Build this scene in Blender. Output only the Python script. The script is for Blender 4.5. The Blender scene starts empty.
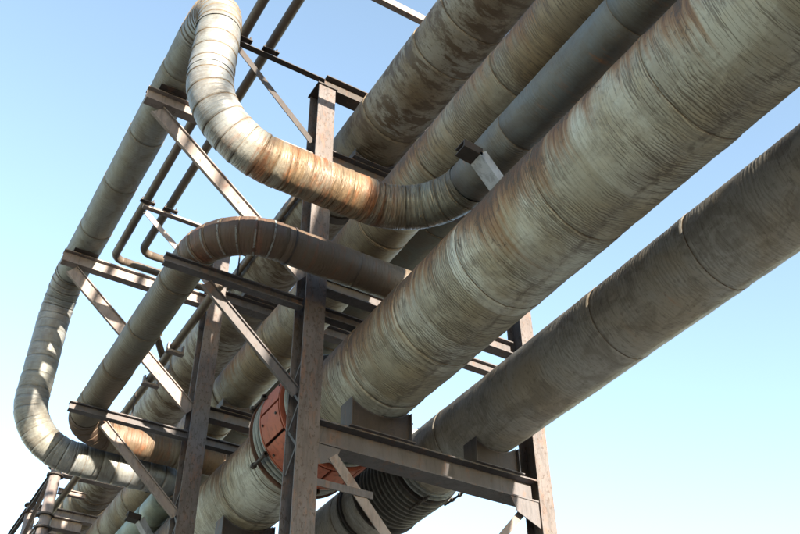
import bpy, bmesh, math, random
from mathutils import Vector, Matrix, noise
random.seed(7)
PI = math.pi
Z0 = 1.6                                   # eye height; all heights below are measured from the eye
scene = bpy.context.scene
COL = scene.collection

# ------------------------------------------------------------------ materials
def newmat(name):
    m = bpy.data.materials.new(name); m.use_nodes = True
    nt = m.node_tree; b = nt.nodes['Principled BSDF']
    return m, nt, b
class NB:
    def __init__(s, nt): s.nt = nt
    def n(s, t, **k):
        o = s.nt.nodes.new(t)
        for a, v in k.items():
            if a.startswith('i_'): o.inputs[int(a[2:]) if a[2:].isdigit() else a[2:]].default_value = v
            else: setattr(o, a, v)
        return o
    def l(s, a, b): s.nt.links.new(a, b)
    def math(s, op, a, b=None, c=None, clamp=False):
        o = s.nt.nodes.new('ShaderNodeMath'); o.operation = op; o.use_clamp = clamp
        for i, v in enumerate((a, b, c)):
            if v is None: continue
            if isinstance(v, (int, float)): o.inputs[i].default_value = v
            else: s.l(v, o.inputs[i])
        return o.outputs[0]
    def mix(s, f, a, b, bt='MIX'):
        o = s.nt.nodes.new('ShaderNodeMix'); o.data_type = 'RGBA'; o.blend_type = bt
        for sock, v in ((o.inputs[0], f), (o.inputs[6], a), (o.inputs[7], b)):
            if isinstance(v, (int, float)): sock.default_value = v
            elif isinstance(v, tuple): sock.default_value = (*v, 1)
            else: s.l(v, sock)
        return o.outputs[2]
    def ramp(s, f, lo, hi):
        o = s.nt.nodes.new('ShaderNodeMapRange'); o.interpolation_type = 'SMOOTHSTEP'
        o.inputs[1].default_value = lo; o.inputs[2].default_value = hi
        s.l(f, o.inputs[0]); return o.outputs[0]
    def noise(s, vec, scale, detail=4, rough=.55, dist=0, mul=(1, 1, 1), loc=(0, 0, 0)):
        m = s.n('ShaderNodeMapping'); m.inputs['Scale'].default_value = mul; m.inputs['Location'].default_value = loc
        s.l(vec, m.inputs[0])
        o = s.n('ShaderNodeTexNoise'); o.inputs['Scale'].default_value = scale
        o.inputs['Detail'].default_value = detail; o.inputs['Roughness'].default_value = rough
        o.inputs['Distortion'].default_value = dist
        s.l(m.outputs[0], o.inputs['Vector']); return o.outputs[0]

def pipe_mat(name, base, base2, rust=(.30, .115, .035), dark=(.045, .032, .02), rust_amt=.3, grime_amt=.4,
             wire=1.0, wire_scale=26, top_rust=.0, sheet=1.1, metallic=0.0, rough=.6, crinkle=.0, blotch=.3, bump=1.0,
             stripe=None, drip=0, topsgn=1, fade=None, gmul=(.7, 1, 1)):
    """cladding of a pipe; attribute pv = (metres along, cos*r, sin*r)"""
    m, nt, b = newmat(name); N = NB(nt)
    at = N.n('ShaderNodeAttribute', attribute_name='pv'); V = at.outputs['Vector']
    sx = N.n('ShaderNodeSeparateXYZ'); N.l(V, sx.inputs[0]); U, Y, Z = sx.outputs
    # wound wire / ribs running round the pipe
    warp = N.math('ADD', U, N.math('MULTIPLY', N.noise(V, 1.3, 3, .5, 0, (1, 1, 1), (2, 2, 2)), .10))
    cv = N.n('ShaderNodeCombineXYZ'); N.l(warp, cv.inputs[0]); N.l(Y, cv.inputs[1]); N.l(Z, cv.inputs[2]); VW = cv.outputs[0]
    rib = N.noise(VW, wire_scale * .62, 3, .6, .0, (1, .035, .035))
    rib = N.math('ABSOLUTE', N.math('SUBTRACT', rib, .5))            # sharp creases where it crosses .5
    rib = N.math('SUBTRACT', 1, N.math('MULTIPLY', N.ramp(rib, .0, .075), -1)) if False else N.ramp(rib, .0, .045)
    ribw = N.noise(VW, wire_scale * .3, 3, .5, .1, (1, .04, .04), (5, 0, 0))
    ph = N.math('ADD', warp, N.math('MULTIPLY', N.noise(VW, 5, 3, .6, 0, (1, .6, .6), (21, 0, 0)), .11))
    cord = N.math('SINE', N.math('MULTIPLY', ph, wire_scale * 5.6))
    camp = N.ramp(N.noise(VW, 1.7, 3, .6, .3, (1, .5, .5), (31, 4, 0)), .43, .58)
    cordh = N.math('MULTIPLY', N.math('ADD', N.math('MULTIPLY', cord, -.5), .5), camp)
    ribs = N.math('ADD', N.math('ADD', N.math('MULTIPLY', rib, .35), N.math('MULTIPLY', ribw, .45)), N.math('MULTIPLY', cordh, .5))
    patch = N.ramp(N.noise(V, 1.1, 3, .5, .5, (1.2, .8, .8), (9, 0, 0)), .36, .60)
    crev = N.math('SUBTRACT', 1, N.ramp(rib, .05, .75))              # 1 in the grooves
    crev = N.math('MULTIPLY', crev, N.math('ADD', N.math('MULTIPLY', patch, .75), .12), clamp=True)
    crev = N.math('MAXIMUM', crev, N.math('MULTIPLY', N.math('MULTIPLY', N.ramp(cord, .25, .95), camp), .75))
    # sheets of a slightly different tint
    fl = N.math('FLOOR', N.math('ADD', N.math('DIVIDE', U, sheet), N.math('MULTIPLY', Y, .0)))
    wn = N.n('ShaderNodeTexWhiteNoise'); wn.noise_dimensions = '1D'; N.l(fl, wn.inputs['W'])
    tint = N.mix(N.ramp(wn.outputs[0], .2, .8), base, base2)
    big = N.noise(V, .9, 5, .6, .3, (1, 1, 1), (3, 1, 4))
    tint = N.mix(N.ramp(big, .38, .66), tint, tuple(c * k for c, k in zip(base2, (1.05, .95, .80))))
    if fade:
        ff = N.ramp(U, fade[0], fade[1]); tint = N.mix(ff, tint, fade[2])
    # grime: brown film in cloudy patches and grooves
    g1 = N.noise(V, 2.6, 6, .68, .8 if gmul[0] < 1 else .25, gmul, (13, 3, 1))
    g = N.math('MULTIPLY', N.ramp(g1, .46, .60), grime_amt * 1.1, clamp=True)
    c = N.mix(g, tint, tuple(d * 1.35 for d in dark))
    fine = N.noise(V, 34, 4, .7, 0, (1, .35, .35), (1, 7, 3))
    c = N.mix(N.math('MULTIPLY', N.ramp(fine, .50, .72), blotch), c, dark)
    # rust: streaks that run round the pipe
    r1 = N.noise(V, 3.2, 6, .7, .5, (1.6, .45, .45), (2, 8, 5))
    r2 = N.noise(V, 14, 4, .7, .2, (1, .12, .12), (7, 2, 8))
    rz = N.math('DIVIDE', N.math('ADD', N.math('MULTIPLY', Z, topsgn), N.math('MULTIPLY', Y, .25)), 1.0)
    rs = N.math('ADD', N.math('MULTIPLY', r1, .6), N.math('MULTIPLY', r2, .4))
    if top_rust:
        rs = N.math('ADD', rs, N.math('MULTIPLY', rz, top_rust))
    ringy = N.noise(VW, 2.4, 4, .7, 0, (1, .05, .05), (17, 0, 0))
    rs = N.math('ADD', rs, N.math('MULTIPLY', N.math('SUBTRACT', ringy, .5), .55))
    rm = N.ramp(rs, .62 - .18 * rust_amt, .78 - .18 * rust_amt)
    rm = N.math('MULTIPLY', rm, min(1, .35 + rust_amt), clamp=True)
    if fade: rm = N.math('MULTIPLY', rm, N.math('SUBTRACT', 1, ff))
    rc = N.mix(N.ramp(N.noise(V, 9, 5, .7), .35, .7), rust, tuple(x * .45 for x in rust))
    c = N.mix(rm, c, rc)
    if drip:                                          # ochre runs creeping down between the rings from the upper side
        rf = N.noise(VW, 9, 5, .75, 0, (1, .02, .02), (41, 0, 0)); rl = N.noise(VW, 1.1, 3, .6, .2, (1, .3, .3), (11, 0, 5))
        q = N.math('ADD', N.math('MULTIPLY', Z, .62 / drip), N.math('MULTIPLY', N.math('SUBTRACT', rf, .5), 1.5))
        q = N.math('ADD', q, N.math('MULTIPLY', N.math('SUBTRACT', rl, .5), 1.6))
        c = N.mix(N.math('MULTIPLY', N.ramp(q, -.32, .14), .88), c, (.165, .080, .024))
        c = N.mix(N.math('MULTIPLY', N.ramp(q, -.03, .32), .85), c, (.062, .027, .013))
        sp = N.noise(V, 9, 6, .75, .6, (1, .6, .6), (51, 0, 5))
        c = N.mix(N.math('MULTIPLY', N.ramp(N.math('ADD', N.math('MULTIPLY', q, .25), sp), .56, .63), .85), c, dark)
    c = N.mix(N.math('MULTIPLY', crev, (.95 if drip else .75) * min(wire, 1)), c, dark)
    if stripe is not None:                            # dirt caught along the lengthwise lap of the cladding
        an = N.math('ARCTAN2', Z, Y)
        an = N.math('ADD', an, N.math('MULTIPLY', N.math('SUBTRACT', N.noise(V, 2.6, 6, .75, .8), .5), .6))
        d_ = N.math('ABSOLUTE', N.math('SUBTRACT', an, stripe))
        sm = N.math('MULTIPLY', N.math('SUBTRACT', 1, N.ramp(d_, .0, .12)), N.ramp(N.noise(V, 5, 4, .7, 0, (1, 1, 1), (6, 6, 6)), .38, .58))
        c = N.mix(N.math('MULTIPLY', sm, .6), c, dark)
    N.l(c, b.inputs['Base Color'])
    b.inputs['Metallic'].default_value = metallic
    N.l(N.math('ADD', N.math('MULTIPLY', N.noise(V, 5, 4), .3), rough - .15), b.inputs['Roughness'])
    h = N.math('MULTIPLY', ribs, .022 * wire)
    h = N.math('ADD', h, N.math('MULTIPLY', N.noise(V, 7, 4, .55), .012))
    if crinkle:
        cr = N.noise(V, 16, 3, .6, 1.2, (1, .10, .10), (4, 4, 4))
        h = N.math('ADD', h, N.math('MULTIPLY', cr, .03 * crinkle))
    bp = N.n('ShaderNodeBump'); bp.inputs['Strength'].default_value = .85 * bump; bp.inputs['Distance'].default_value = 1.0
    N.l(h, bp.inputs['Height']); N.l(bp.outputs[0], b.inputs['Normal'])
    return m

def steel_mat(name, base, chip=(.03, .02, .016), chip_amt=.3, rust=(.10, .048, .028), rust_amt=.3, rough=.65, scale=1.0):
    m, nt, b = newmat(name); N = NB(nt)
    tc = N.n('ShaderNodeTexCoord'); V = tc.outputs['Object']
    a = N.noise(V, 1.6 * scale, 5, .6, .2); c = N.mix(N.ramp(a, .35, .7), base, tuple(x * k for x, k in zip(base, (.74, .68, .66))))
    r = N.noise(V, 4.5 * scale, 7, .72, .6, (1, 1, .4), (3, 3, 3))
    c = N.mix(N.math('MULTIPLY', N.ramp(r, .60 - .16 * rust_amt, .72 - .1 * rust_amt), .7), c, rust)
    st = N.noise(V, 13 * scale, 5, .7, .3, (1, 1, .14), (5, 9, 2))
    c = N.mix(N.math('MULTIPLY', N.ramp(st, .47, .62), .6), c, tuple(x * .45 for x in base))
    f = N.noise(V, 13 * scale, 5, .66, .3, (1, 1, .6), (8, 1, 2))
    c = N.mix(N.math('MULTIPLY', N.ramp(f, .66 - .14 * chip_amt, .70 - .13 * chip_amt), .85), c, chip)
    N.l(c, b.inputs['Base Color']); b.inputs['Roughness'].default_value = rough
    h = N.math('ADD', N.math('MULTIPLY', f, -.006), N.math('MULTIPLY', N.noise(V, 40 * scale, 3), .002))
    bp = N.n('ShaderNodeBump'); bp.inputs['Strength'].default_value = .7; bp.inputs['Distance'].default_value = 1.0
    N.l(h, bp.inputs['Height']); N.l(bp.outputs[0], b.inputs['Normal'])
    return m

M = {}
M['A'] = pipe_mat('ochre_white_plaster_cladding', (.42, .455, .43), (.24, .24, .20), rust=(.22, .10, .035), rust_amt=.25, grime_amt=.25, wire=.95, bump=.8, wire_scale=33, top_rust=.15, drip=.697, blotch=.4, sheet=.78, stripe=-1.62)
M['B'] = pipe_mat('grey_brown_cladding', (.32, .335, .325), (.25, .25, .235), rust_amt=.1, grime_amt=.35, wire=.42, wire_scale=22, blotch=.5, sheet=1.5, stripe=-1.9)
M['D'] = pipe_mat('mottled_brown_cladding', (.20, .205, .19), (.115, .10, .075), rust_amt=.25, grime_amt=1.25, wire=.35, wire_scale=20, blotch=.8, top_rust=.15, sheet=1.4, gmul=(2.2, .75, .75))
M['E'] = pipe_mat('khaki_ribbed_cladding', (.22, .225, .195), (.155, .135, .095), rust_amt=.28, grime_amt=.3, wire=.9, wire_scale=34, blotch=.4, drip=.5, top_rust=.1, sheet=1.6)
M['F'] = pipe_mat('blue_grey_cladding', (.085, .105, .12), (.09, .10, .105), rust_amt=.32, grime_amt=.25, wire=.3, wire_scale=30, blotch=.3, sheet=1.9)
M['G'] = pipe_mat('pale_green_cladding', (0.136, 0.207, 0.191), (0.152, 0.207, 0.191), rust_amt=.02, grime_amt=.2, wire=.2, wire_scale=30, blotch=.25, sheet=1.9)
M['H'] = pipe_mat('dark_green_cladding', (0.063, 0.079, 0.068), (0.056, 0.064, 0.056), rust_amt=.08, grime_amt=.4, wire=.2, blotch=.3, sheet=1.9)
M['silver'] = pipe_mat('galvanised_sheet', (.185, .20, .215), (.135, .155, .17), rust_amt=.04, grime_amt=.35, wire=.25, wire_scale=18, blotch=.25, metallic=.15, rough=.5, crinkle=.6, sheet=.31)
M['silver_rust'] = pipe_mat('rust_streaked_sheet', (.17, .168, .15), (.135, .10, .065), rust=(.19, .075, .03), rust_amt=.9, grime_amt=.35, wire=.7, wire_scale=15, blotch=.25, metallic=.15, rough=.5, crinkle=1.2, sheet=.2)
M['crinkle'] = pipe_mat('crumpled_foil_sheet', (0.160, 0.172, 0.162), (0.120, 0.115, 0.085), rust_amt=.25, grime_amt=.5, wire=.9, wire_scale=15, metallic=.35, rough=.38, crinkle=1.8, blotch=.5, sheet=.25)
M['olive'] = pipe_mat('olive_sheet', (.165, .185, .19), (.13, .148, .148), rust_amt=.12, grime_amt=.35, wire=.25, blotch=.3, sheet=1.3)
M['brown'] = pipe_mat('rusty_brown_sheet', (.085, .084, .072), (.068, .06, .048), rust=(.10, .05, .03), rust_amt=.3, grime_amt=.35, wire=.3, wire_scale=22, blotch=.3, sheet=1.0)
M['brown_rust'] = pipe_mat('red_rust_sheet', (.062, .045, .036), (.055, .033, .025), rust=(.115, .048, .028), rust_amt=.7, grime_amt=.3, wire=.3, wire_scale=22, blotch=.3, sheet=.2)
M['brown_orange'] = pipe_mat('orange_brown_sheet', (.125, .11, .085), (.10, .07, .045), rust=(.15, .06, .025), rust_amt=.7, grime_amt=.35, wire=.5, wire_scale=18, crinkle=.6, blotch=.3, sheet=.4)
M['brown_mid'] = pipe_mat('grey_brown_rusting_sheet', (.078, .068, .055), (.068, .048, .036), rust=(.13, .055, .028), rust_amt=.55, grime_amt=.3, wire=.3, wire_scale=22, blotch=.3, sheet=1.3)
M['dark_rod'] = pipe_mat('dark_painted_tube', (.07, .058, .045), (.075, .06, .05), rust_amt=.2, grime_amt=.3, wire=.1)
M['column'] = steel_mat('flaking_column_paint', (.072, .064, .066), chip_amt=.8, rust_amt=.6, scale=1.5)
M['beam'] = steel_mat('mauve_brown_paint', (.062, .060, .068), chip_amt=.15, rust_amt=.45)
M['arm'] = steel_mat('pinkish_grey_paint', (.165, .145, .142), chip_amt=.12, rust_amt=.35)
M['dark'] = steel_mat('dark_oxide_steel', (.024, .019, .018), chip_amt=.2, rust_amt=.3)
M['light'] = steel_mat('pale_grey_steel', (.25, .29, .35), chip_amt=.15, rust_amt=.15)
M['red'] = steel_mat('red_lead_paint', (.29, .072, .038), chip=(.10, .04, .03), chip_amt=.3, rust=(.20, .055, .03), rust_amt=.4, scale=.8)
M['flange'] = steel_mat('green_grey_flange', (0.209, 0.237, 0.240), chip_amt=.2, rust_amt=.2)
M['brown_ring'] = steel_mat('brown_rust_ring', (.10, .05, .035), chip_amt=.3, rust_amt=.5)
M['band'] = steel_mat('dull_zinc_band', (.16, .18, .185), chip_amt=.6, rust=(.14, .07, .04), rust_amt=.9, scale=2)
M['bellows'] = steel_mat('black_bellows', (.075, .075, .068), chip_amt=.2, rust_amt=.15)
def groove_mat():
    m, nt, b = newmat('lap_joint_grime'); N = NB(nt)  # mottled brown grime lining the grooves of the lap joints
    at = N.n('ShaderNodeAttribute', attribute_name='pv')
    c = N.mix(N.ramp(N.noise(at.outputs['Vector'], 12, 4), .35, .65), (.075, .05, .032), (.16, .13, .09))
    N.l(c, b.inputs['Base Color']); b.inputs['Roughness'].default_value = .8
    return m
M['groove'] = groove_mat()

# ------------------------------------------------------------------ object helpers
def tag(o, label=None, cat=None, group=None, kind=None):
    if label: o['label'] = label
    if cat: o['category'] = cat
    if group: o['group'] = group
    if kind: o['kind'] = kind
    return o
def empty(name, loc, label, cat, group=None):
    o = bpy.data.objects.new(name, None); COL.objects.link(o); o.location = loc
    o.empty_display_size = .3
    return tag(o, label, cat, group)
def link(name, bm, mats, parent=None, smooth=False):
    me = bpy.data.meshes.new(name)
    bm.normal_update(); bm.to_mesh(me); bm.free()
    for m in (mats if isinstance(mats, (list, tuple)) else [mats]): me.materials.append(m)
    if smooth:
        for p in me.polygons: p.use_smooth = True
    o = bpy.data.objects.new(name, me); COL.objects.link(o)
    if parent is not None:
        o.parent = parent; o.matrix_parent_inverse = Matrix.Translation(-Vector(parent.location))
    return o
def W(x, y, z): return Vector((x, y, z + Z0))

def prism(bm, c, d, L, e1, h, e2, w, bev=0):
    """box of length L along d, h along e1, w along e2 centred at c"""
    vs = []
    for a in (-.5, .5):
        for s, t in ((-.5, -.5), (.5, -.5), (.5, .5), (-.5, .5)):
            vs.append(bm.verts.new(c + d * (a * L) + e1 * (s * h) + e2 * (t * w)))
    fs = [bm.faces.new([vs[i] for i in f]) for f in ((0, 1, 2, 3), (7, 6, 5, 4), (0, 4, 5, 1), (1, 5, 6, 2), (2, 6, 7, 3), (3, 7, 4, 0))]
    bmesh.ops.recalc_face_normals(bm, faces=fs)
def ibeam(bm, p0, p1, h, w, e1, tf=.022, tw=.016):
    d = (p1 - p0); L = d.length; d.normalize(); e1 = (e1 - d * e1.dot(d)).normalized(); e2 = d.cross(e1)
    c = (p0 + p1) / 2
    for s in (-1, 1): prism(bm, c + e1 * (s * (h / 2 - tf / 2)), d, L, e1, tf, e2, w)
    prism(bm, c, d, L - .004, e1, h - 2 * tf, e2, tw)
def channel(bm, p0, p1, h, w, e1, out, t=.02):
    """web h wide, flanges reaching w towards 'out'"""
    d = (p1 - p0); L = d.length; d.normalize(); out = (out - d * out.dot(d)).normalized(); e1 = d.cross(out)
    c = (p0 + p1) / 2
    prism(bm, c + out * (t / 2), d, L, e1, h, out, t)
    for s in (-1, 1): prism(bm, c + out * (t + (w - t) / 2) + e1 * (s * (h / 2 - t / 2 - .001)), d, L - .004, e1, t, out, w - t)
def angle(bm, p0, p1, a, b, e1, out, t=.014):
    d = (p1 - p0); L = d.length; d.normalize(); out = (out - d * out.dot(d)).normalized(); e1 = d.cross(out)
    c = (p0 + p1) / 2
    prism(bm, c + out * (t / 2), d, L, e1, a, out, t)
    prism(bm, c + out * (t + (b - t) / 2) + e1 * (a / 2 - t / 2), d, L - .004, e1, t, out, b - t)
X, Y, Z = Vector((1, 0, 0)), Vector((0, 1, 0)), Vector((0, 0, 1))

def build_ring(bm, pv, pts_r, seg, C, T, N1, N2, u, rfun, mat):
    pass

# ------------------------------------------------------------------ pipes
def path_rings(corners, step, bstep):
    """corners: list of (point, bend_radius). Returns list of (pos, tangent, u, kind_index)"""
    segs = []
    n = len(corners); cur = corners[0][0]
    for i in range(1, n):
        P, R = corners[i]
        d = (P - cur).normalized()
        if i < n - 1:
            nx = (corners[i + 1][0] - P).normalized()
            ang = d.angle(nx); t = R * math.tan(ang / 2)
            A = P - d * t; segs.append(('s', cur, A))
            axis = d.cross(nx).normalized(); cen = A + (axis.cross(d)) * R
            segs.append(('b', A, cen, axis, ang, R, d)); cur = P + nx * t
        else: segs.append(('s', cur, P))
    return segs

def skin_pipe(name, seg, r, mat, parent, u0=0, N1=Z, nseg=48, joints=None, h=.008, wob=.004, step=.12, groove=True, seed=0., caps=False, gw=.012, seam=None):
    """seg from path_rings. joints: positions (m from seg start). N1: reference normal at the start (perp. to tangent)"""
    if seg[0] == 's':
        L = (seg[2] - seg[1]).length; d = (seg[2] - seg[1]).normalized()
        def fr(s): return seg[1] + d * s, d, N1
        N1e = N1
    else:
        _, A, cen, axis, ang, R, d0 = seg; L = R * ang
        def fr(s):
            q = Matrix.Rotation(s / R, 3, axis)
            return cen + q @ (A - cen), q @ d0, q @ N1
        N1e = Matrix.Rotation(ang, 3, axis) @ N1
    joints = sorted(j for j in (joints or []) if .03 < j < L - .03)
    ss = []                                           # (s, radius offset, material after)
    k = max(2, int(L / step)); bounds = [0] + joints + [L]
    for a, b in zip(bounds[:-1], bounds[1:]):
        m = max(1, int(round((b - a) / step)))
        lo = a if a == 0 else a
        for i in range(m + 1):
            t = i / m; s = a + (b - a) * t
            if i == m and b != L: s = b - gw
            off = h * (1 - t) if joints else 0
            ss.append((s, off, 0))
        if b != L:
            ss.append((b - gw * .6, -.006, 1)); ss.append((b - .001, -.006, 1))
    bm = bmesh.new(); lay = bm.verts.layers.float_vector.new('pv')
    rings = []
    for s, off, g in ss:
        C, T, A1 = fr(s); A2 = T.cross(A1)            # A1 ~ 'z', -A2.. 'y'
        ring = []
        for i in range(nseg):
            th = 2 * PI * i / nseg; cy, cz = math.cos(th), math.sin(th)
            p = Vector(((s + u0) * 1.3 + seed, cy * 1.2, cz * 1.2))
            w = noise.noise(p) * wob + noise.noise(p * 3.1) * wob * .6 + noise.noise(Vector((p.x * 9, p.y * 2, p.z * 2))) * wob * .45
            rr = r + off + w
            if seam is not None:
                q = (th - seam + .10 * noise.noise(Vector((s * .9 + u0, 3, 1))) ) % (2 * PI)
                if q < .9: rr += .014 * (1 - q / .9)
            v = bm.verts.new(C + (A1 * cz - A2 * cy * -1) * rr) if False else bm.verts.new(C + A1 * (cz * rr) + A2 * (-cy * rr))
            v[lay] = (s + u0 + seed * 3, cy * r, cz * r)
            ring.append(v)
        rings.append(ring)
    for a in range(len(rings) - 1):
        mi = 1 if (ss[a][2] or ss[a + 1][2]) and groove else 0
        for i in range(nseg):
            j = (i + 1) % nseg
            f = bm.faces.new((rings[a][i], rings[a][j], rings[a + 1][j], rings[a + 1][i])); f.material_index = mi; f.smooth = True
    if caps:
        bm.faces.new(rings[0]); bm.faces.new(list(reversed(rings[-1])))
    bmesh.ops.recalc_face_normals(bm, faces=bm.faces)
    o = link(name, bm, [mat, M['groove']], parent)
    return o, N1e, u0 + L

def lathe_x(bm, x_r, c, nseg=64, a0=0, a1=2 * PI):
    """revolve profile [(x, r)] round the x axis through c=(y,z)"""
    full = abs(a1 - a0 - 2 * PI) < 1e-6; n = nseg if full else nseg + 1
    rings = []
    for x, r in x_r:
        rings.append([bm.verts.new(W(x, c[0] + r * math.cos(a0 + (a1 - a0) * i / nseg), c[1] + r * math.sin(a0 + (a1 - a0) * i / nseg))) for i in range(n)])
    for a in range(len(rings)):
        b = (a + 1) % len(rings)
        for i in range(nseg):
            j = (i + 1) % n
            bm.faces.new((rings[a][i], rings[a][j], rings[b][j], rings[b][i]))
    if not full:
        bm.faces.new([r[0] for r in rings]); bm.faces.new([r[-1] for r in reversed(rings)])
    bmesh.ops.recalc_face_normals(bm, faces=bm.faces)

def jspace(L, sp, seed, jit=.12, phase=0):
    rnd = random.Random(seed); out = []; s = phase
    while s < L: out.append(s); s += sp * (1 + rnd.uniform(-jit, jit))
    return out
XN, XF = -75, 75

def straight_pipe(name, label, y, z, r, mat, joints_x, sp, seed, nseg=80, wob=.006, h=.012, mats=None, group=None, gw=.009, seam=None):
    """main pipe along x, joints_x: seen joints; spacing sp elsewhere"""
    root = empty(name, W(12, y, z - r), label, 'pipe', group)
    cuts = [XN, 0.5, 13, 26, XF]; u = 0
    jl = list(joints_x); x = min(jl)
    rnd = random.Random(seed)
    while x > XN: x -= sp * rnd.uniform(.55, 1.45); jl.append(x)
    x = max(joints_x)
    while x < XF: x += sp * rnd.uniform(.55, 1.45); jl.append(x)
    for i, (a, b) in enumerate(zip(cuts[:-1], cuts[1:])):
        js = [j - a for j in jl]
        skin_pipe('pipe_section', ('s', W(a, y, z), W(b, y, z)), r, mat if not mats else mats[i], root, a, Z, nseg if i in (1, 2) else 48, js, h, wob, (.05 if i == 1 else .12 if i == 2 else .8), True, seed, True, gw, seam)
    return root

A = (-5.80, 7.33, .697); B = (-7.77, 7.165, .555); D = (-5.67, 12.07, .572); E_ = (-5.43, 9.43, .437)
GP = 'large insulated pipes running side by side along the rack'
pA = straight_pipe('insulated_pipe', 'thickest pipe in front, ochre and white ribbed cladding with rust streaks', *A, M['A'], [1.6, 3.74, 5.5, 6.97, 8.4, 9.65, 12.9, 14.1], 1.5, 1, 128, wob=.009, h=.006, group=GP, seam=-1.62)
pB = straight_pipe('insulated_pipe', 'dark grey brown pipe lowest and farthest right, black bellows joint on it', *B, M['B'], [2.4, 5.35, 7.04, 10.7, 14.1], 1.6, 2, 112, wob=.006, h=.006, group=GP, seam=-1.9)
pD = straight_pipe('insulated_pipe', 'mottled dark brown and grey pipe highest on the left against the sky', *D, M['D'], [5.5, 6.9, 7.7, 9.3, 10.9, 12.4], 1.5, 3, 88, wob=.008, group=GP)
pE = straight_pipe('insulated_pipe', 'khaki ribbed pipe squeezed between the mottled pipe and the blue grey pipe', *E_, M['E'], [3.2, 5.85, 7.6, 9.2, 12.6], 1.7, 4, 80, wob=.005, group=GP)
pH = straight_pipe('insulated_pipe', 'dark green smooth pipe at the back, glimpsed behind the crossing pipes', -7.65, 12.07, .57, M['H'], [7, 9.2, 11, 13], 1.8, 5, 64, group=GP)

# ---------------------------------------------------------------- silver expansion loop
FY, FZ, FR = -5.385, 8.434, .293
LY, LZ = -2.107, 11.47
loop = empty('expansion_loop_pipe', W(7.84, LY, FZ), 'silver sheet clad pipe making the big upper loop, orange rust on its lower run', 'pipe')
XL, XM = 7.92, 16.32
FZ2, FY2 = 8.13, -5.14
corners = [(W(XN, FY, FZ), 0), (W(XL, FY, FZ), .95), (W(XL, LY, FZ), 1.05), (W(XL, LY, LZ), 1.05), (W(XM - .1, LY, LZ), .85), (W(XM, LY, FZ2), 1.0), (W(XM, FY2, FZ2), .6), (W(XF, FY2, FZ2), 0)]
segs = path_rings(corners, 0, 0)
spec = [('pipe_section', 'F', 1.9, .25, None), ('elbow', 'crinkle', .3, .06, 'crumpled dull foil clad elbow with rust'), ('pipe_section', 'silver_rust', .22, .035, 'orange rust streaked run'),
        ('elbow', 'silver', .21, .03, 'bright silver segmented elbow'), ('pipe_section', 'silver', .26, .05, 'bright silver upright'), ('elbow', 'silver', .15, .04, None),
        ('pipe_section', 'olive', 1.35, .10, 'dull olive straight run'), ('elbow', 'silver', .20, .04, None), ('pipe_section', 'silver', .33, .06, None), ('elbow', 'silver', .22, .03, None),
        ('pipe_section', 'silver', .3, .06, None), ('elbow', 'silver', .3, .06, None), ('pipe_section', 'G', 1.9, .3, 'pale green far run')]
nrm = Z.copy(); u = 0
for i, (sg, (nm, mt, sp, stp, lb)) in enumerate(zip(segs, spec)):
    L = (sg[2] - sg[1]).length if sg[0] == 's' else sg[4] * sg[5]
    js = jspace(L, sp, 40 + i, .18, sp * .5)
    off = (3.3 + i) * 3
    mm = M[mt]
    if i == 3: mm = pipe_mat('silver_sheet_rusting_at_one_end', (.185, .185, .165), (.15, .115, .075), rust=(.19, .075, .03), rust_amt=.8, grime_amt=.35, wire=.4, wire_scale=16, blotch=.25, metallic=.15, rough=.5, crinkle=.7, sheet=.21, fade=(u + off + .05, u + off + .95, (.165, .182, .195)))
    if i == 1: mm = pipe_mat('dull_sheet_rusting_at_one_end', (.185, .17, .14), (.15, .10, .06), rust=(.17, .07, .03), rust_amt=.9, grime_amt=.45, wire=.9, wire_scale=15, metallic=.35, rough=.4, crinkle=1.6, blotch=.4, sheet=.25, fade=(u + L + off, u + L + off - .8, (.15, .16, .14)))
    o, nrm, u = skin_pipe(nm, sg, FR + .001 * (i % 2), mm, loop, u, nrm, 56, js, .009 if mt.startswith('silver') else .006, .005 if mt != 'crinkle' else .012, stp, True, 3.3 + i, i in (0, 12), .0045)
    if lb: o['label'] = lb
def band(name, parent, C, T, r, w, t, mat, nseg=48):
    bm = bmesh.new(); T = T.normalized(); a = T.orthogonal().normalized(); b = T.cross(a); rings = []
    for s, rr in ((-w / 2, r), (-w / 2, r + t), (w / 2, r + t), (w / 2, r)):
        rings.append([bm.verts.new(C + T * s + (a * math.cos(2 * PI * i / nseg) + b * math.sin(2 * PI * i / nseg)) * rr) for i in range(nseg)])
    for k in range(4):
        for i in range(nseg):
            j = (i + 1) % nseg
            bm.faces.new((rings[k][i], rings[k][j], rings[(k + 1) % 4][j], rings[(k + 1) % 4][i]))
    bmesh.ops.recalc_face_normals(bm, faces=bm.faces)
    return link(name, bm, mat, parent)

# ---------------------------------------------------------------- brown expansion loop
R2, Z2, Y2 = .262, 8.43, -2.90
loop2 = empty('expansion_loop_pipe', W(9.26, Y2, Z2), 'thinner rusty brown pipe making the small loop below the silver one', 'pipe')
XA, XB = 9.26, 15.78
corners = [(W(XN, -7.0, Z2), 0), (W(XA, -7.0, Z2), .5), (W(XA, Y2, Z2), .86), (W(XB, Y2, Z2), .60), (W(XB, -7.0, Z2), .5), (W(XF, -7.0, Z2), 0)]
segs2 = path_rings(corners, 0, 0)
spec = [('pipe_section', 'brown', 2, .4), ('elbow', 'brown', .3, .08), ('pipe_section', 'brown_mid', 1.1, .06), ('elbow', 'brown_rust', .20, .04), ('pipe_section', 'brown', 1.25, .08),
        ('elbow', 'brown_rust', .2, .04), ('pipe_section', 'brown_orange', .5, .06), ('elbow', 'brown', .3, .08), ('pipe_section', 'brown', 2, .4)]
nrm = Z.copy(); u = 0
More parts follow.
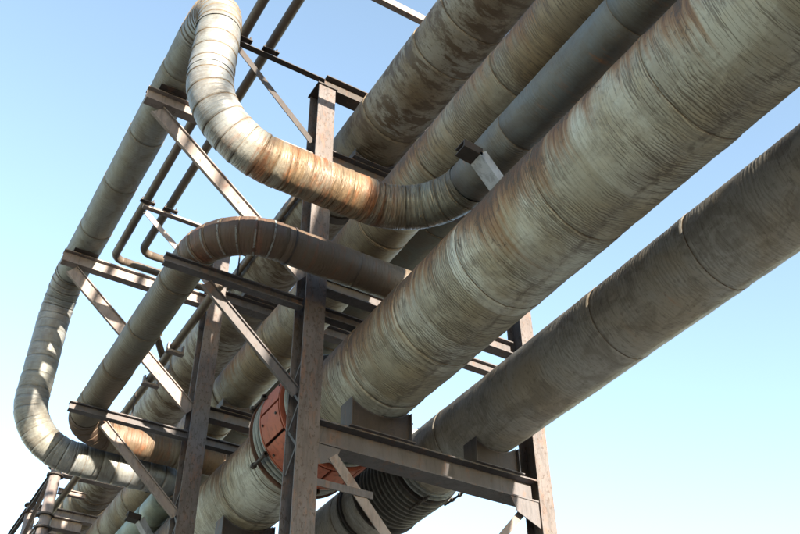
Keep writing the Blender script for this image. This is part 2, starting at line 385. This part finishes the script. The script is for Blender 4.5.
for i, (sg, (nm, mt, sp, stp)) in enumerate(zip(segs2, spec)):
    L = (sg[2] - sg[1]).length if sg[0] == 's' else sg[4] * sg[5]
    js = jspace(L, sp, 70 + i, .12, sp * .5)
    o, nrm, u = skin_pipe(nm, sg, R2, M[mt], loop2, u, nrm, 48, js, .007, .005, stp, True, 9.3 + i, i in (0, 8), .006)
    if i == 3:                                       # pale bands round the near elbow
        _, A0, cen, axis, ang, R, d0 = sg
        for k in range(7):
            q = Matrix.Rotation(ang * (k + .5) / 6.6, 3, axis)
            b_ = band('clamp_band', loop2, cen + q @ (A0 - cen), q @ d0, R2 + .002, .026, .006, M['band'])
bb = band('clamp_band', loop2, W(XA, -3.95, Z2), Y, R2 + .002, .025, .01, M['dark'])

# ---------------------------------------------------------------- thin pipes with two right-angle bends
def thin_pipe(label, corners, r, mat, group=None, name='thin_pipe', nseg=18, N1=Z):
    root = empty(name, corners[1][0] if len(corners) > 2 else corners[0][0], label, 'pipe', group)
    nrm = N1; u = 0; sg_ = path_rings(corners, 0, 0)
    for i, sg in enumerate(sg_):
        L = (sg[2] - sg[1]).length if sg[0] == 's' else sg[4] * sg[5]
        if L < .01: continue
        if len(sg_) > 1 and abs(sg[1 if sg[0] == 's' else 6].length) < 0: continue
        o, nrm, u = skin_pipe('elbow' if sg[0] == 'b' else 'pipe_section', sg, r, mat, root, u, nrm, nseg, None, 0, .001, .05 if sg[0] == 'b' else .6, False, 1.0, sg is sg_[0] or sg is sg_[-1])
    return root
def perp(n, d): return (n - d * n.dot(d)).normalized()
GR = 'two thin dark pipes side by side on the top brackets'
for lab, y0, y1, xb, y_end in (('thin dark pipe nearer the silver loop, turning in just behind the olive run', -3.10, -3.02, 16.65, -6.4), ('thin dark pipe second from the olive run, turning in a little nearer', -3.60, -3.47, 16.15, -6.6)):
    a, b, c_, e_ = W(-22, y0, 13.35 + .05 * 24), W(10, y0, 13.40), W(xb, y1, 13.06), W(xb, y_end, 13.06)
    a = b - (c_ - b).normalized() * 80
    d0 = (b - a).normalized()
    thin_pipe(lab, [(a, 0), (c_, .22), (e_, 0)], .085, M['dark_rod'], GR, N1=perp(Z, d0))
thin_pipe('slim dark tube running along the left flank of the mottled pipe', [(W(11.62, -5.06, 11.87), 0), (W(15.0, -5.06, 11.87), 0)], .045, M['dark_rod'])
thin_pipe('slim dark pipe running on to the far steel frame, left of the mottled pipe', [(W(13.2, -4.37, 10.6), 0), (W(25.5, -4.37, 10.6), 0)], .085, M['dark_rod'])

# ---------------------------------------------------------------- steel frames
GB = 'steel portal frames of the pipe rack'
def column(fr, x, y, ztop, w=.32, dep=.36, lace=False):
    bm = bmesh.new()
    # flanges face -x and +x, web between
    for s in (0, 1): prism(bm, W(x + (.011 if s == 0 else dep - .011), y, (ztop - Z0) / 2), Z, ztop + Z0, X, .022, Y, w)
    prism(bm, W(x + dep / 2, y, (ztop - Z0) / 2), Z, ztop + Z0 - .006, X, dep - .044, Y, .018)
    o = link('column', bm, M['column'], fr)
    # base plate, cap plate
    bm = bmesh.new(); prism(bm, W(x + dep / 2, y, ztop + .013), Z, .026, X, dep + .06, Y, w + .06); link('cap_plate', bm, M['dark'], o)
    bm = bmesh.new(); prism(bm, W(x + dep / 2, y, -Z0 + .02), Z, .04, X, dep + .3, Y, w + .3); link('base_plate', bm, M['dark'], o)
    if lace:
        bm = bmesh.new(); zz = lace[0]; k = 0
        while zz < lace[1]:
            p0 = W(x + (.05 if k % 2 else dep - .05), y + w / 2 - .022, zz); p1 = W(x + (dep - .05 if k % 2 else .05), y + w / 2 - .022, zz + .30)
            d = (p1 - p0); L = d.length; d.normalize(); prism(bm, (p0 + p1) / 2, d, L, Y, .010, d.cross(Y), .035)
            zz += .32; k += 1
        link('lacing_bar', bm, M['dark'], o)
    return o
def bolts(bm, c, n, u, v, nu, nv, s=.018):
    for i in range(nu):
        for j in range(nv):
            p = c + u * (i - (nu - 1) / 2) * 1.0 * .09 + v * (j - (nv - 1) / 2) * .09
            vs = [bm.verts.new(p + (u.normalized() * math.cos(k * PI / 3) + v.normalized() * math.sin(k * PI / 3)) * s + n * t) for t in (0, .018) for k in range(6)]
            bm.faces.new(vs[6:]); bm.faces.new(list(reversed(vs[:6])))
            for k in range(6): bm.faces.new((vs[k], vs[(k + 1) % 6], vs[6 + (k + 1) % 6], vs[6 + k]))
def gusset(fr, x, pts, t=.014, mat='beam', bolt=None):
    """plate in the plane x, pts (y,z)"""
    bm = bmesh.new(); n = len(pts)
    a = [bm.verts.new(W(x, y, z)) for y, z in pts]; b = [bm.verts.new(W(x + t, y, z)) for y, z in pts]
    bm.faces.new(a); bm.faces.new(list(reversed(b)))
    for i in range(n): bm.faces.new((a[i], b[i], b[(i + 1) % n], a[(i + 1) % n]))
    bmesh.ops.recalc_face_normals(bm, faces=bm.faces)
    if bolt:
        for by, bz in bolt: bolts(bm, W(x - .001, by, bz), -X, Y, Z, 1, 1)
    return link('gusset_plate', bm, M[mat], fr)
def beam(fr, x, y0, y1, ztop, h, w, name='crossbeam', mat='beam', tf=.02):
    bm = bmesh.new(); ibeam(bm, W(x, y0, ztop - h / 2), W(x, y1, ztop - h / 2), h, w, Z, tf)
    return link(name, bm, M[mat], fr)
def brace(fr, x, a, b, h, w, mat='arm', name='brace', out=-1):
    bm = bmesh.new(); channel(bm, W(x, *a), W(x, *b), h, w, None, X * out, .016)
    return link(name, bm, M[mat], fr)

def frame(x, label, dz=0, topdz=0, near=True):
    """x = centre of the beams; the column front flange stands .15 nearer"""
    fr = empty('pipe_rack_frame', W(x, -6.6, -Z0), label, 'steel frame', GB)
    xc = x - .15
    yl, yr = -4.68, -8.58
    column(fr, xc, yl, 12.80 + topdz, lace=(5.5, 6.9))
    column(fr, xc, yr, 12.80 + topdz, w=.26)
    yi0, yi1 = yl - .162, yr + .132                  # between the columns
    zm = 6.28
    beam(fr, x + .02, yi0, yi1, zm, .36, .30, 'main_beam', 'beam', .024)
    beam(fr, x + .02, yi0, yi1, 8.17, .17, .14, 'crossbeam')
    beam(fr, x + .16, yi0, yi1, 8.85, .24, .20, 'crossbeam')
    beam(fr, x + .02, yi0, yi1, 11.38, .26, .22, 'crossbeam')
    beam(fr, x + .04, yl - .02, yr - .1, 13.22 + topdz, .34, .24, 'crossbeam', 'dark')
    # bracket arms reaching out to the loops
    yo = yl + .162
    beam(fr, x, -1.74, yo, 11.15, .26, .16, 'bracket_arm', 'arm')
    beam(fr, x - .03, -2.46, yo, 8.16, .15, .13, 'bracket_arm', 'beam')
    bm = bmesh.new(); angle(bm, W(x + .02, -2.95, 13.12 + topdz), W(x + .02, yl + .02, 13.12 + topdz), .13, .11, None, -X); link('bracket_arm', bm, M['dark' if near else 'arm'], fr)
    # braces back to the column
    brace(fr, x + .03, (-1.95, 10.80), (yo - .02, 8.62), .26, .055)
    brace(fr, x + .0, (-3.08, 7.92), (yo - .02, 6.62), .17, .05, 'beam' if near else 'arm')
    bm = bmesh.new(); angle(bm, W(x - .02, -3.02, 12.98 + topdz), W(x - .02, yo, 11.45), .12, .09, None, X); link('brace', bm, M['dark' if near else 'arm'], fr)
    # gussets where braces meet
    gusset(fr, x - .115, [(yi0, 5.915), (yi0 - .34, 5.915), (yi0 - .26, 5.72), (yi0, 5.62)])
    gusset(fr, x - .115, [(yi1, 5.92), (yi1 + .5, 5.92), (yi1 + .4, 5.70), (yi1, 5.52)])
    # lower X bracing between the columns
    bm = bmesh.new(); angle(bm, W(x - .13, yi0 - .22, 5.78), W(x - .13, yi1 + .10, 2.1), .15, .10, None, X); link('brace', bm, M['arm'], fr)
    bm = bmesh.new(); angle(bm, W(x - .02, yi1 + .22, 5.78), W(x - .02, yi0 - .10, 2.1), .11, .09, None, X); link('brace', bm, M['arm'], fr)
    bm = bmesh.new(); angle(bm, W(x - .145, yl - .13, 5.36), W(x - .145, -5.66, 5.36), .10, .10, None, X); link('strut', bm, M['beam'], fr)
    beam(fr, x + .02, yi0, yi1, 1.2, .2, .16, 'crossbeam')
    # hanger rod over the lower arm
    bm = bmesh.new(); bmesh.ops.create_cone(bm, cap_ends=True, segments=8, radius1=.012, radius2=.012, depth=.52, matrix=Matrix.Translation(W(x, -3.52, 8.44))); link('hanger_rod', bm, M['dark'], fr)
    # clips that hold the thin pipes
    for yy in ((-3.10, -3.60) if near else (-3.02, -3.50)):
        bm = bmesh.new(); prism(bm, W(x - .05, yy, 13.20 + topdz), Y, .30, X, .10, Z, .02)
        for s in (-1, 1): prism(bm, W(x - .05, yy + s * .11, 13.24 + topdz), Z, .10, X, .06, Y, .02)
        link('pipe_clip', bm, M['dark'], fr)
    return fr
f1 = frame(10.0, 'nearest steel frame with its column standing in front of the red expansion joint')
f2 = frame(14.46, 'second steel frame, its column left of the red joint and arms under the far bends', topdz=-.28, near=False)

# far frame: a light post with short beams and a tie
fr = empty('pipe_rack_frame', W(23.3, -4.05, -Z0), 'farthest small steel frame with two pale posts at the lower left corner', 'steel frame', GB)
def cyl(bm, p0, p1, r, n=20):
    d = (p1 - p0); L = d.length
    bmesh.ops.create_cone(bm, cap_ends=True, segments=n, radius1=r, radius2=r, depth=L, matrix=Matrix.Translation((p0 + p1) / 2) @ d.to_track_quat('Z', 'Y').to_matrix().to_4x4())
for px, py in ((23.3, -4.05), (25.9, -4.1)):
    bm = bmesh.new(); cyl(bm, W(px, py, -Z0), W(px, py, 11.28), .14); o = link('post', bm, M['arm'], fr, True)
    for zz in (11.25, 11.02, 9.95, 9.62):
        bm = bmesh.new(); cyl(bm, W(px, py, zz - .02), W(px, py, zz + .02), .21); link('flange_plate', bm, M['dark'], o)
    beam(fr, px, py - .15, -8.5, 11.30, .24, .22, 'crossbeam', 'arm')
    beam(fr, px, py - .15, -4.96, 9.95, .30, .22, 'crossbeam', 'arm')
    beam(fr, px, py - .15, -4.9, 10.72, .14, .12, 'crossbeam', 'arm')
bm = bmesh.new(); ibeam(bm, W(23.46, -4.0, 11.12), W(25.74, -4.0, 11.12), .2, .1, Z); link('tie_beam', bm, M['dark'], fr)
bm = bmesh.new(); ibeam(bm, W(23.46, -4.0, 9.8), W(25.74, -4.0, 9.8), .2, .1, Z); link('tie_beam', bm, M['arm'], fr)
bm = bmesh.new(); angle(bm, W(23.46, -4.02, 10.95), W(25.74, -4.02, 9.95), .1, .1, None, Y); link('brace', bm, M['arm'], fr)
bm = bmesh.new(); ibeam(bm, W(26.06, -4.0, 11.12), W(33, -4.0, 11.12), .2, .1, Z); link('tie_beam', bm, M['dark'], fr)
for px in (23.3,):
    beam(fr, px, -4.2, -8.5, 6.28, .36, .3, 'main_beam'); beam(fr, px, -4.2, -8.5, 8.85, .24, .2)
bm = bmesh.new(); cyl(bm, W(23.3, -8.62, -Z0), W(23.3, -8.62, 12.3), .12); link('post', bm, M['arm'], fr, True)

# crossbar over the mottled pipe at the top edge
bm = bmesh.new(); channel(bm, W(7.75, 3.5, 12.78), W(7.75, -9.0, 12.78), .15, .10, None, X)
tag(link('crossbar', bm, M['arm']), 'slim steel bar crossing the sky at the top edge behind the mottled pipe', 'steel bar')

# ---------------------------------------------------------------- saddles under the pipes
GS = 'steel cradles the pipes rest in'
def saddle(x, pipe, ztop, label, half=.16, wy=.64, mat='beam', hy=.42, side='beam'):
    y, z, r = pipe; r = r + .022
    root = empty('pipe_saddle', W(x, y, ztop), label, 'pipe support', GS)
    a = math.asin(min(.95, wy))
    # curved seat
    bm = bmesh.new(); prof = [(x - half + .052, r), (x - half + .052, r + .016), (x + half - .062, r + .016), (x + half - .062, r)]
    lathe_x(bm, prof, (y, z), 24, -PI / 2 - a, -PI / 2 + a); link('curved_seat', bm, M[mat], root)
    n = 14
    for xs in (x - half + .05, x + half - .06):
        bm = bmesh.new(); pts = []
        for i in range(n + 1):
            t = -PI / 2 - a + 2 * a * i / n; pts.append((y + (r + .018) * math.cos(t), z + (r + .018) * math.sin(t)))
        pts += [(y + (r) * wy, ztop + .014), (y - (r) * wy, ztop + .014)]
        va = [bm.verts.new(W(xs, *p)) for p in pts]; vb = [bm.verts.new(W(xs + .014, *p)) for p in pts]
        bm.faces.new(va); bm.faces.new(list(reversed(vb)))
        for i in range(len(pts)):
            j = (i + 1) % len(pts); bm.faces.new((va[i], vb[i], vb[j], va[j]))
        bmesh.ops.recalc_face_normals(bm, faces=bm.faces); bmesh.ops.triangulate(bm, faces=[f for f in bm.faces if len(f.verts) > 4])
        link('web_plate', bm, M['dark'], root)
    for s in (-1, 1):
        zt = z - (r + .03) * math.cos(a) ; yy = y + s * (r * wy + .016)
        bm = bmesh.new(); prism(bm, W(x, yy, (ztop + .014 + zt) / 2), Z, zt - ztop - .014, X, 2 * half, Y, .014); link('side_plate', bm, M[side], root)
    bm = bmesh.new(); prism(bm, W(x, y, ztop + .007), Z, .012, X, 2 * half + .08, Y, 2 * r * wy + .12); link('foot_plate', bm, M[mat], root)
    return root
saddle(10.02, A, 6.282, 'cradle under the thickest pipe, on the nearest main beam')
saddle(14.48, A, 6.282, 'cradle under the thickest pipe, beside the second column near the bottom edge')
saddle(10.02, B, 6.282, 'cradle under the dark lower right pipe, on the nearest main beam')
saddle(10.16, E_, 8.852, 'cradle under the khaki pipe, seen above the rusty brown run')
saddle(14.62, E_, 8.852, 'cradle under the khaki pipe, right of the second column')
saddle(10.02, D, 11.382, 'cradle under the mottled pipe at the nearest frame')
saddle(14.48, D, 11.382, 'cradle under the mottled pipe at the second frame')
saddle(10.02, (-7.65, 12.07, .57), 11.382, 'cradle under the dark green pipe at the back')
saddle(9.98, (LY, LZ, FR), 11.154, 'small cradle between the olive run and the nearest upper arm', .14, .5, 'dark', side='dark')
saddle(14.46, (LY, LZ, FR), 11.154, 'small cradle between the olive run and the far upper arm', .14, .5, 'dark', side='dark')

# bent brackets beneath the blue grey pipe at both of its elbows
def bent_bracket(x, y0, z, label, s=1.0):
    root = empty('bent_bracket', W(x, y0, z), label, 'bracket', 'bent channel brackets under the blue grey pipe')
    a, b, c = (y0, z), (y0 - .26 * s, z - .03), (y0 - .72 * s, z - .62 * s)
    bm = bmesh.new(); channel(bm, W(x, *a), W(x, *b), .12, .20, None, X, .016); link('short_leg', bm, M['dark'], root)
    bm = bmesh.new(); channel(bm, W(x, *b), W(x, *c), .13, .20, None, X, .016); link('long_leg', bm, M['light'], root)
    return root
bent_bracket(6.13, -4.72, 8.08, 'bright bent channel bracket at the crumpled elbow by the thickest pipe')
bent_bracket(17.3, -4.50, 7.76, 'dull bent channel bracket on the pale green pipe at the bottom edge')

# ---------------------------------------------------------------- expansion joints
ej = empty('expansion_joint', W(11.8, A[0], A[1] - .95), 'red painted expansion joint with pale flange rings on the thickest pipe', 'expansion joint')
for k in range(12):
    a0 = 2 * PI * (k + .05) / 12; a1 = 2 * PI * (k + .95) / 12
    bm = bmesh.new(); lathe_x(bm, [(11.34, .90), (11.34, .938), (11.95, .938), (11.95, .90)], A[:2], 8, a0, a1); link('casing_panel', bm, M['red'], ej)
    am = (a0 + a1) / 2 + PI / 12
    for xx in (11.42, 11.87):
        bm = bmesh.new(); bolts(bm, W(xx, A[0] + .942 * math.cos(am - .2), A[1] + .942 * math.sin(am - .2)), Vector((0, math.cos(am - .2), math.sin(am - .2))), X, Vector((0, -math.sin(am - .2), math.cos(am - .2))), 1, 1, .02); link('bolt_head', bm, M['dark'], ej)
bm = bmesh.new(); lathe_x(bm, [(10.92, .70), (10.92, .83), (12.38, .83), (12.38, .70)], A[:2], 72); link('inner_sleeve', bm, M['dark'], ej)
for x0, rr in ((10.94, .86), (11.05, .885), (11.16, .905), (12.03, .92), (12.14, .925), (12.25, .92)):
    bm = bmesh.new(); lathe_x(bm, [(x0, .68), (x0, rr - .02), (x0 + .012, rr), (x0 + .034, rr), (x0 + .046, rr - .02), (x0 + .046, .68)], A[:2], 96); link('flange_ring', bm, M['flange'], ej)
for x0 in (11.28, 11.97, 12.36):
    bm = bmesh.new(); lathe_x(bm, [(x0, .68), (x0, .94), (x0 + .022, .94), (x0 + .022, .68)], A[:2], 96); link('flange_ring', bm, M['red' if x0 < 12.2 else 'brown_ring'], ej)
for k in range(6):
    t = 2 * PI * (k + .40) / 6
    bm = bmesh.new(); p = (A[0] + .975 * math.cos(t), A[1] + .975 * math.sin(t))
    cyl(bm, W(11.98, *p), W(12.46, *p), .028, 10); cyl(bm, W(12.40, *p), W(12.46, *p), .05, 6); cyl(bm, W(11.98, *p), W(12.03, *p), .05, 6); link('tie_rod', bm, M['dark'], ej)
ej2 = empty('expansion_joint', W(12.542, B[0], B[1] - .7), 'black ribbed bellows expansion joint on the dark lower right pipe', 'expansion joint')
prof = [(11.822, .52)]
xx = 11.873
while xx < 12.901:
    prof += [(xx, .61), (xx + .012, .665), (xx + .05, .665), (xx + .062, .61)]; xx += .115
prof += [(13.014, .60), (13.014, .52)]
bm = bmesh.new(); lathe_x(bm, prof, B[:2], 80); link('bellows', bm, M['bellows'], ej2)
for x0, rr, mt in ((11.575, .60, 'flange'), (11.678, .62, 'flange'), (11.781, .64, 'dark'), (13.035, .69, 'dark'), (13.672, .60, 'dark'), (13.755, .60, 'bellows')):
    bm = bmesh.new(); lathe_x(bm, [(x0, .52), (x0, rr), (x0 + .035, rr), (x0 + .035, .52)], B[:2], 80); link('flange_ring', bm, M[mt], ej2)
for t in (-2.45, -1.35, -.2, .9, 2.0, 3.0):
    p = (B[0] + .69 * math.cos(t), B[1] + .69 * math.sin(t)); bm = bmesh.new()
    cyl(bm, W(11.514, *p), W(12.079, *p), .018, 10); cyl(bm, W(11.596, *p), W(11.647, *p), .036, 6); cyl(bm, W(11.822, *p), W(11.873, *p), .036, 6); link('tie_rod', bm, M['dark'], ej2)

# pipe clamps seen against the sky between the arms
cl = empty('pipe_clamp', W(16.6, -4.5, 10.6), 'rusty clamps on the slim pipe, against the sky left of the second column', 'clamp')
for dx, dy in ((0, .0), (.75, .02), (1.4, .0)):
    bm = bmesh.new(); prism(bm, W(15.6 + dx, -4.40, 10.46), Y, .36, X, .12, Z, .05); prism(bm, W(15.6 + dx, -4.25, 10.56), Z, .16, X, .10, Y, .04); prism(bm, W(15.6 + dx, -4.55, 10.56), Z, .16, X, .10, Y, .04); link('clamp_bar', bm, M['arm'], cl)
bm = bmesh.new(); cyl(bm, W(16.2, -4.37, 10.62), W(15.9, -4.05, 10.95), .07); cyl(bm, W(15.92, -4.07, 10.93), W(15.86, -4.01, 10.99), .12); link('valve_stub', bm, M['dark'], cl)

# dark collar on the mottled pipe
bm = bmesh.new(); lathe_x(bm, [(11.45, .56), (11.45, .63), (11.62, .63), (11.62, .56)], D[:2], 72); link('collar', bm, M['dark'], pD)

# ---------------------------------------------------------------- setting
def ground_mat():
    m, nt, b = newmat('dry_gravel_and_grass'); N = NB(nt)
    V = N.n('ShaderNodeTexCoord').outputs['Object']
    c = N.mix(N.ramp(N.noise(V, .15, 6, .6), .4, .6), (.15, .145, .135), (.095, .10, .08))
    c = N.mix(N.math('MULTIPLY', N.noise(V, 6, 6, .7), .6), c, (.18, .175, .165))
    N.l(c, b.inputs['Base Color']); b.inputs['Roughness'].default_value = .95
    bp = N.n('ShaderNodeBump'); bp.inputs['Strength'].default_value = .6; bp.inputs['Distance'].default_value = .1
    N.l(N.noise(V, 9, 6, .7), bp.inputs['Height']); N.l(bp.outputs[0], b.inputs['Normal'])
    return m
bm = bmesh.new(); bmesh.ops.create_grid(bm, x_segments=40, y_segments=40, size=900)
for v in bm.verts:
    dd = math.hypot(v.co.x, v.co.y)
    v.co.z = -.002 + (noise.noise(v.co * .006) * 4 * min(1, max(0, (dd - 90) / 200)))
g = link('ground', bm, ground_mat(), None, True); g['kind'] = 'structure'

# ---------------------------------------------------------------- light
EL = 11.3; s = Vector((-1, -.21 * math.tan(math.radians(EL)), math.tan(math.radians(EL)))).normalized()
sun = bpy.data.lights.new('sun', 'SUN'); sun.energy = 5.0; sun.angle = math.radians(.5); sun.color = (1, .86, .68)
so = bpy.data.objects.new('sun', sun); COL.objects.link(so); so.rotation_euler = (-s).to_track_quat('-Z', 'Y').to_euler(); so.location = (0, 0, 30)
wd = bpy.data.worlds.new('World'); scene.world = wd; wd.use_nodes = True; nt = wd.node_tree
sk = nt.nodes.new('ShaderNodeTexSky'); sk.sky_type = 'NISHITA'; sk.sun_disc = False
sk.sun_elevation = math.radians(EL); sk.sun_rotation = math.atan2(s.x, s.y)
sk.air_density = 1.0; sk.dust_density = .25; sk.ozone_density = .3
bg = nt.nodes['Background']; nt.links.new(sk.outputs[0], bg.inputs[0]); bg.inputs[1].default_value = .10

# ---------------------------------------------------------------- camera
yaw, pitch, roll = -0.55549087, 0.67872819, -0.01434843
f = Vector((math.cos(pitch) * math.cos(yaw), math.cos(pitch) * math.sin(yaw), math.sin(pitch)))
rt = Vector((math.sin(yaw), -math.cos(yaw), 0)); up = rt.cross(f)
c, sn = math.cos(roll), math.sin(roll)
rr, uu = rt * c + up * sn, up * c - rt * sn
cam = bpy.data.cameras.new('camera'); co = bpy.data.objects.new('camera', cam); COL.objects.link(co)
mt = Matrix((rr, uu, -f)).transposed().to_4x4(); mt.translation = Vector((0, 0, Z0)); co.matrix_world = mt
cam.sensor_width = 36; cam.lens = 943.094 / 800 * 36; cam.clip_end = 3000
scene.camera = co
vs = scene.view_settings; vs.view_transform = 'Standard'; vs.look = 'None'; vs.gamma = 1; vs.use_curve_mapping = False
vs.exposure = 2.52
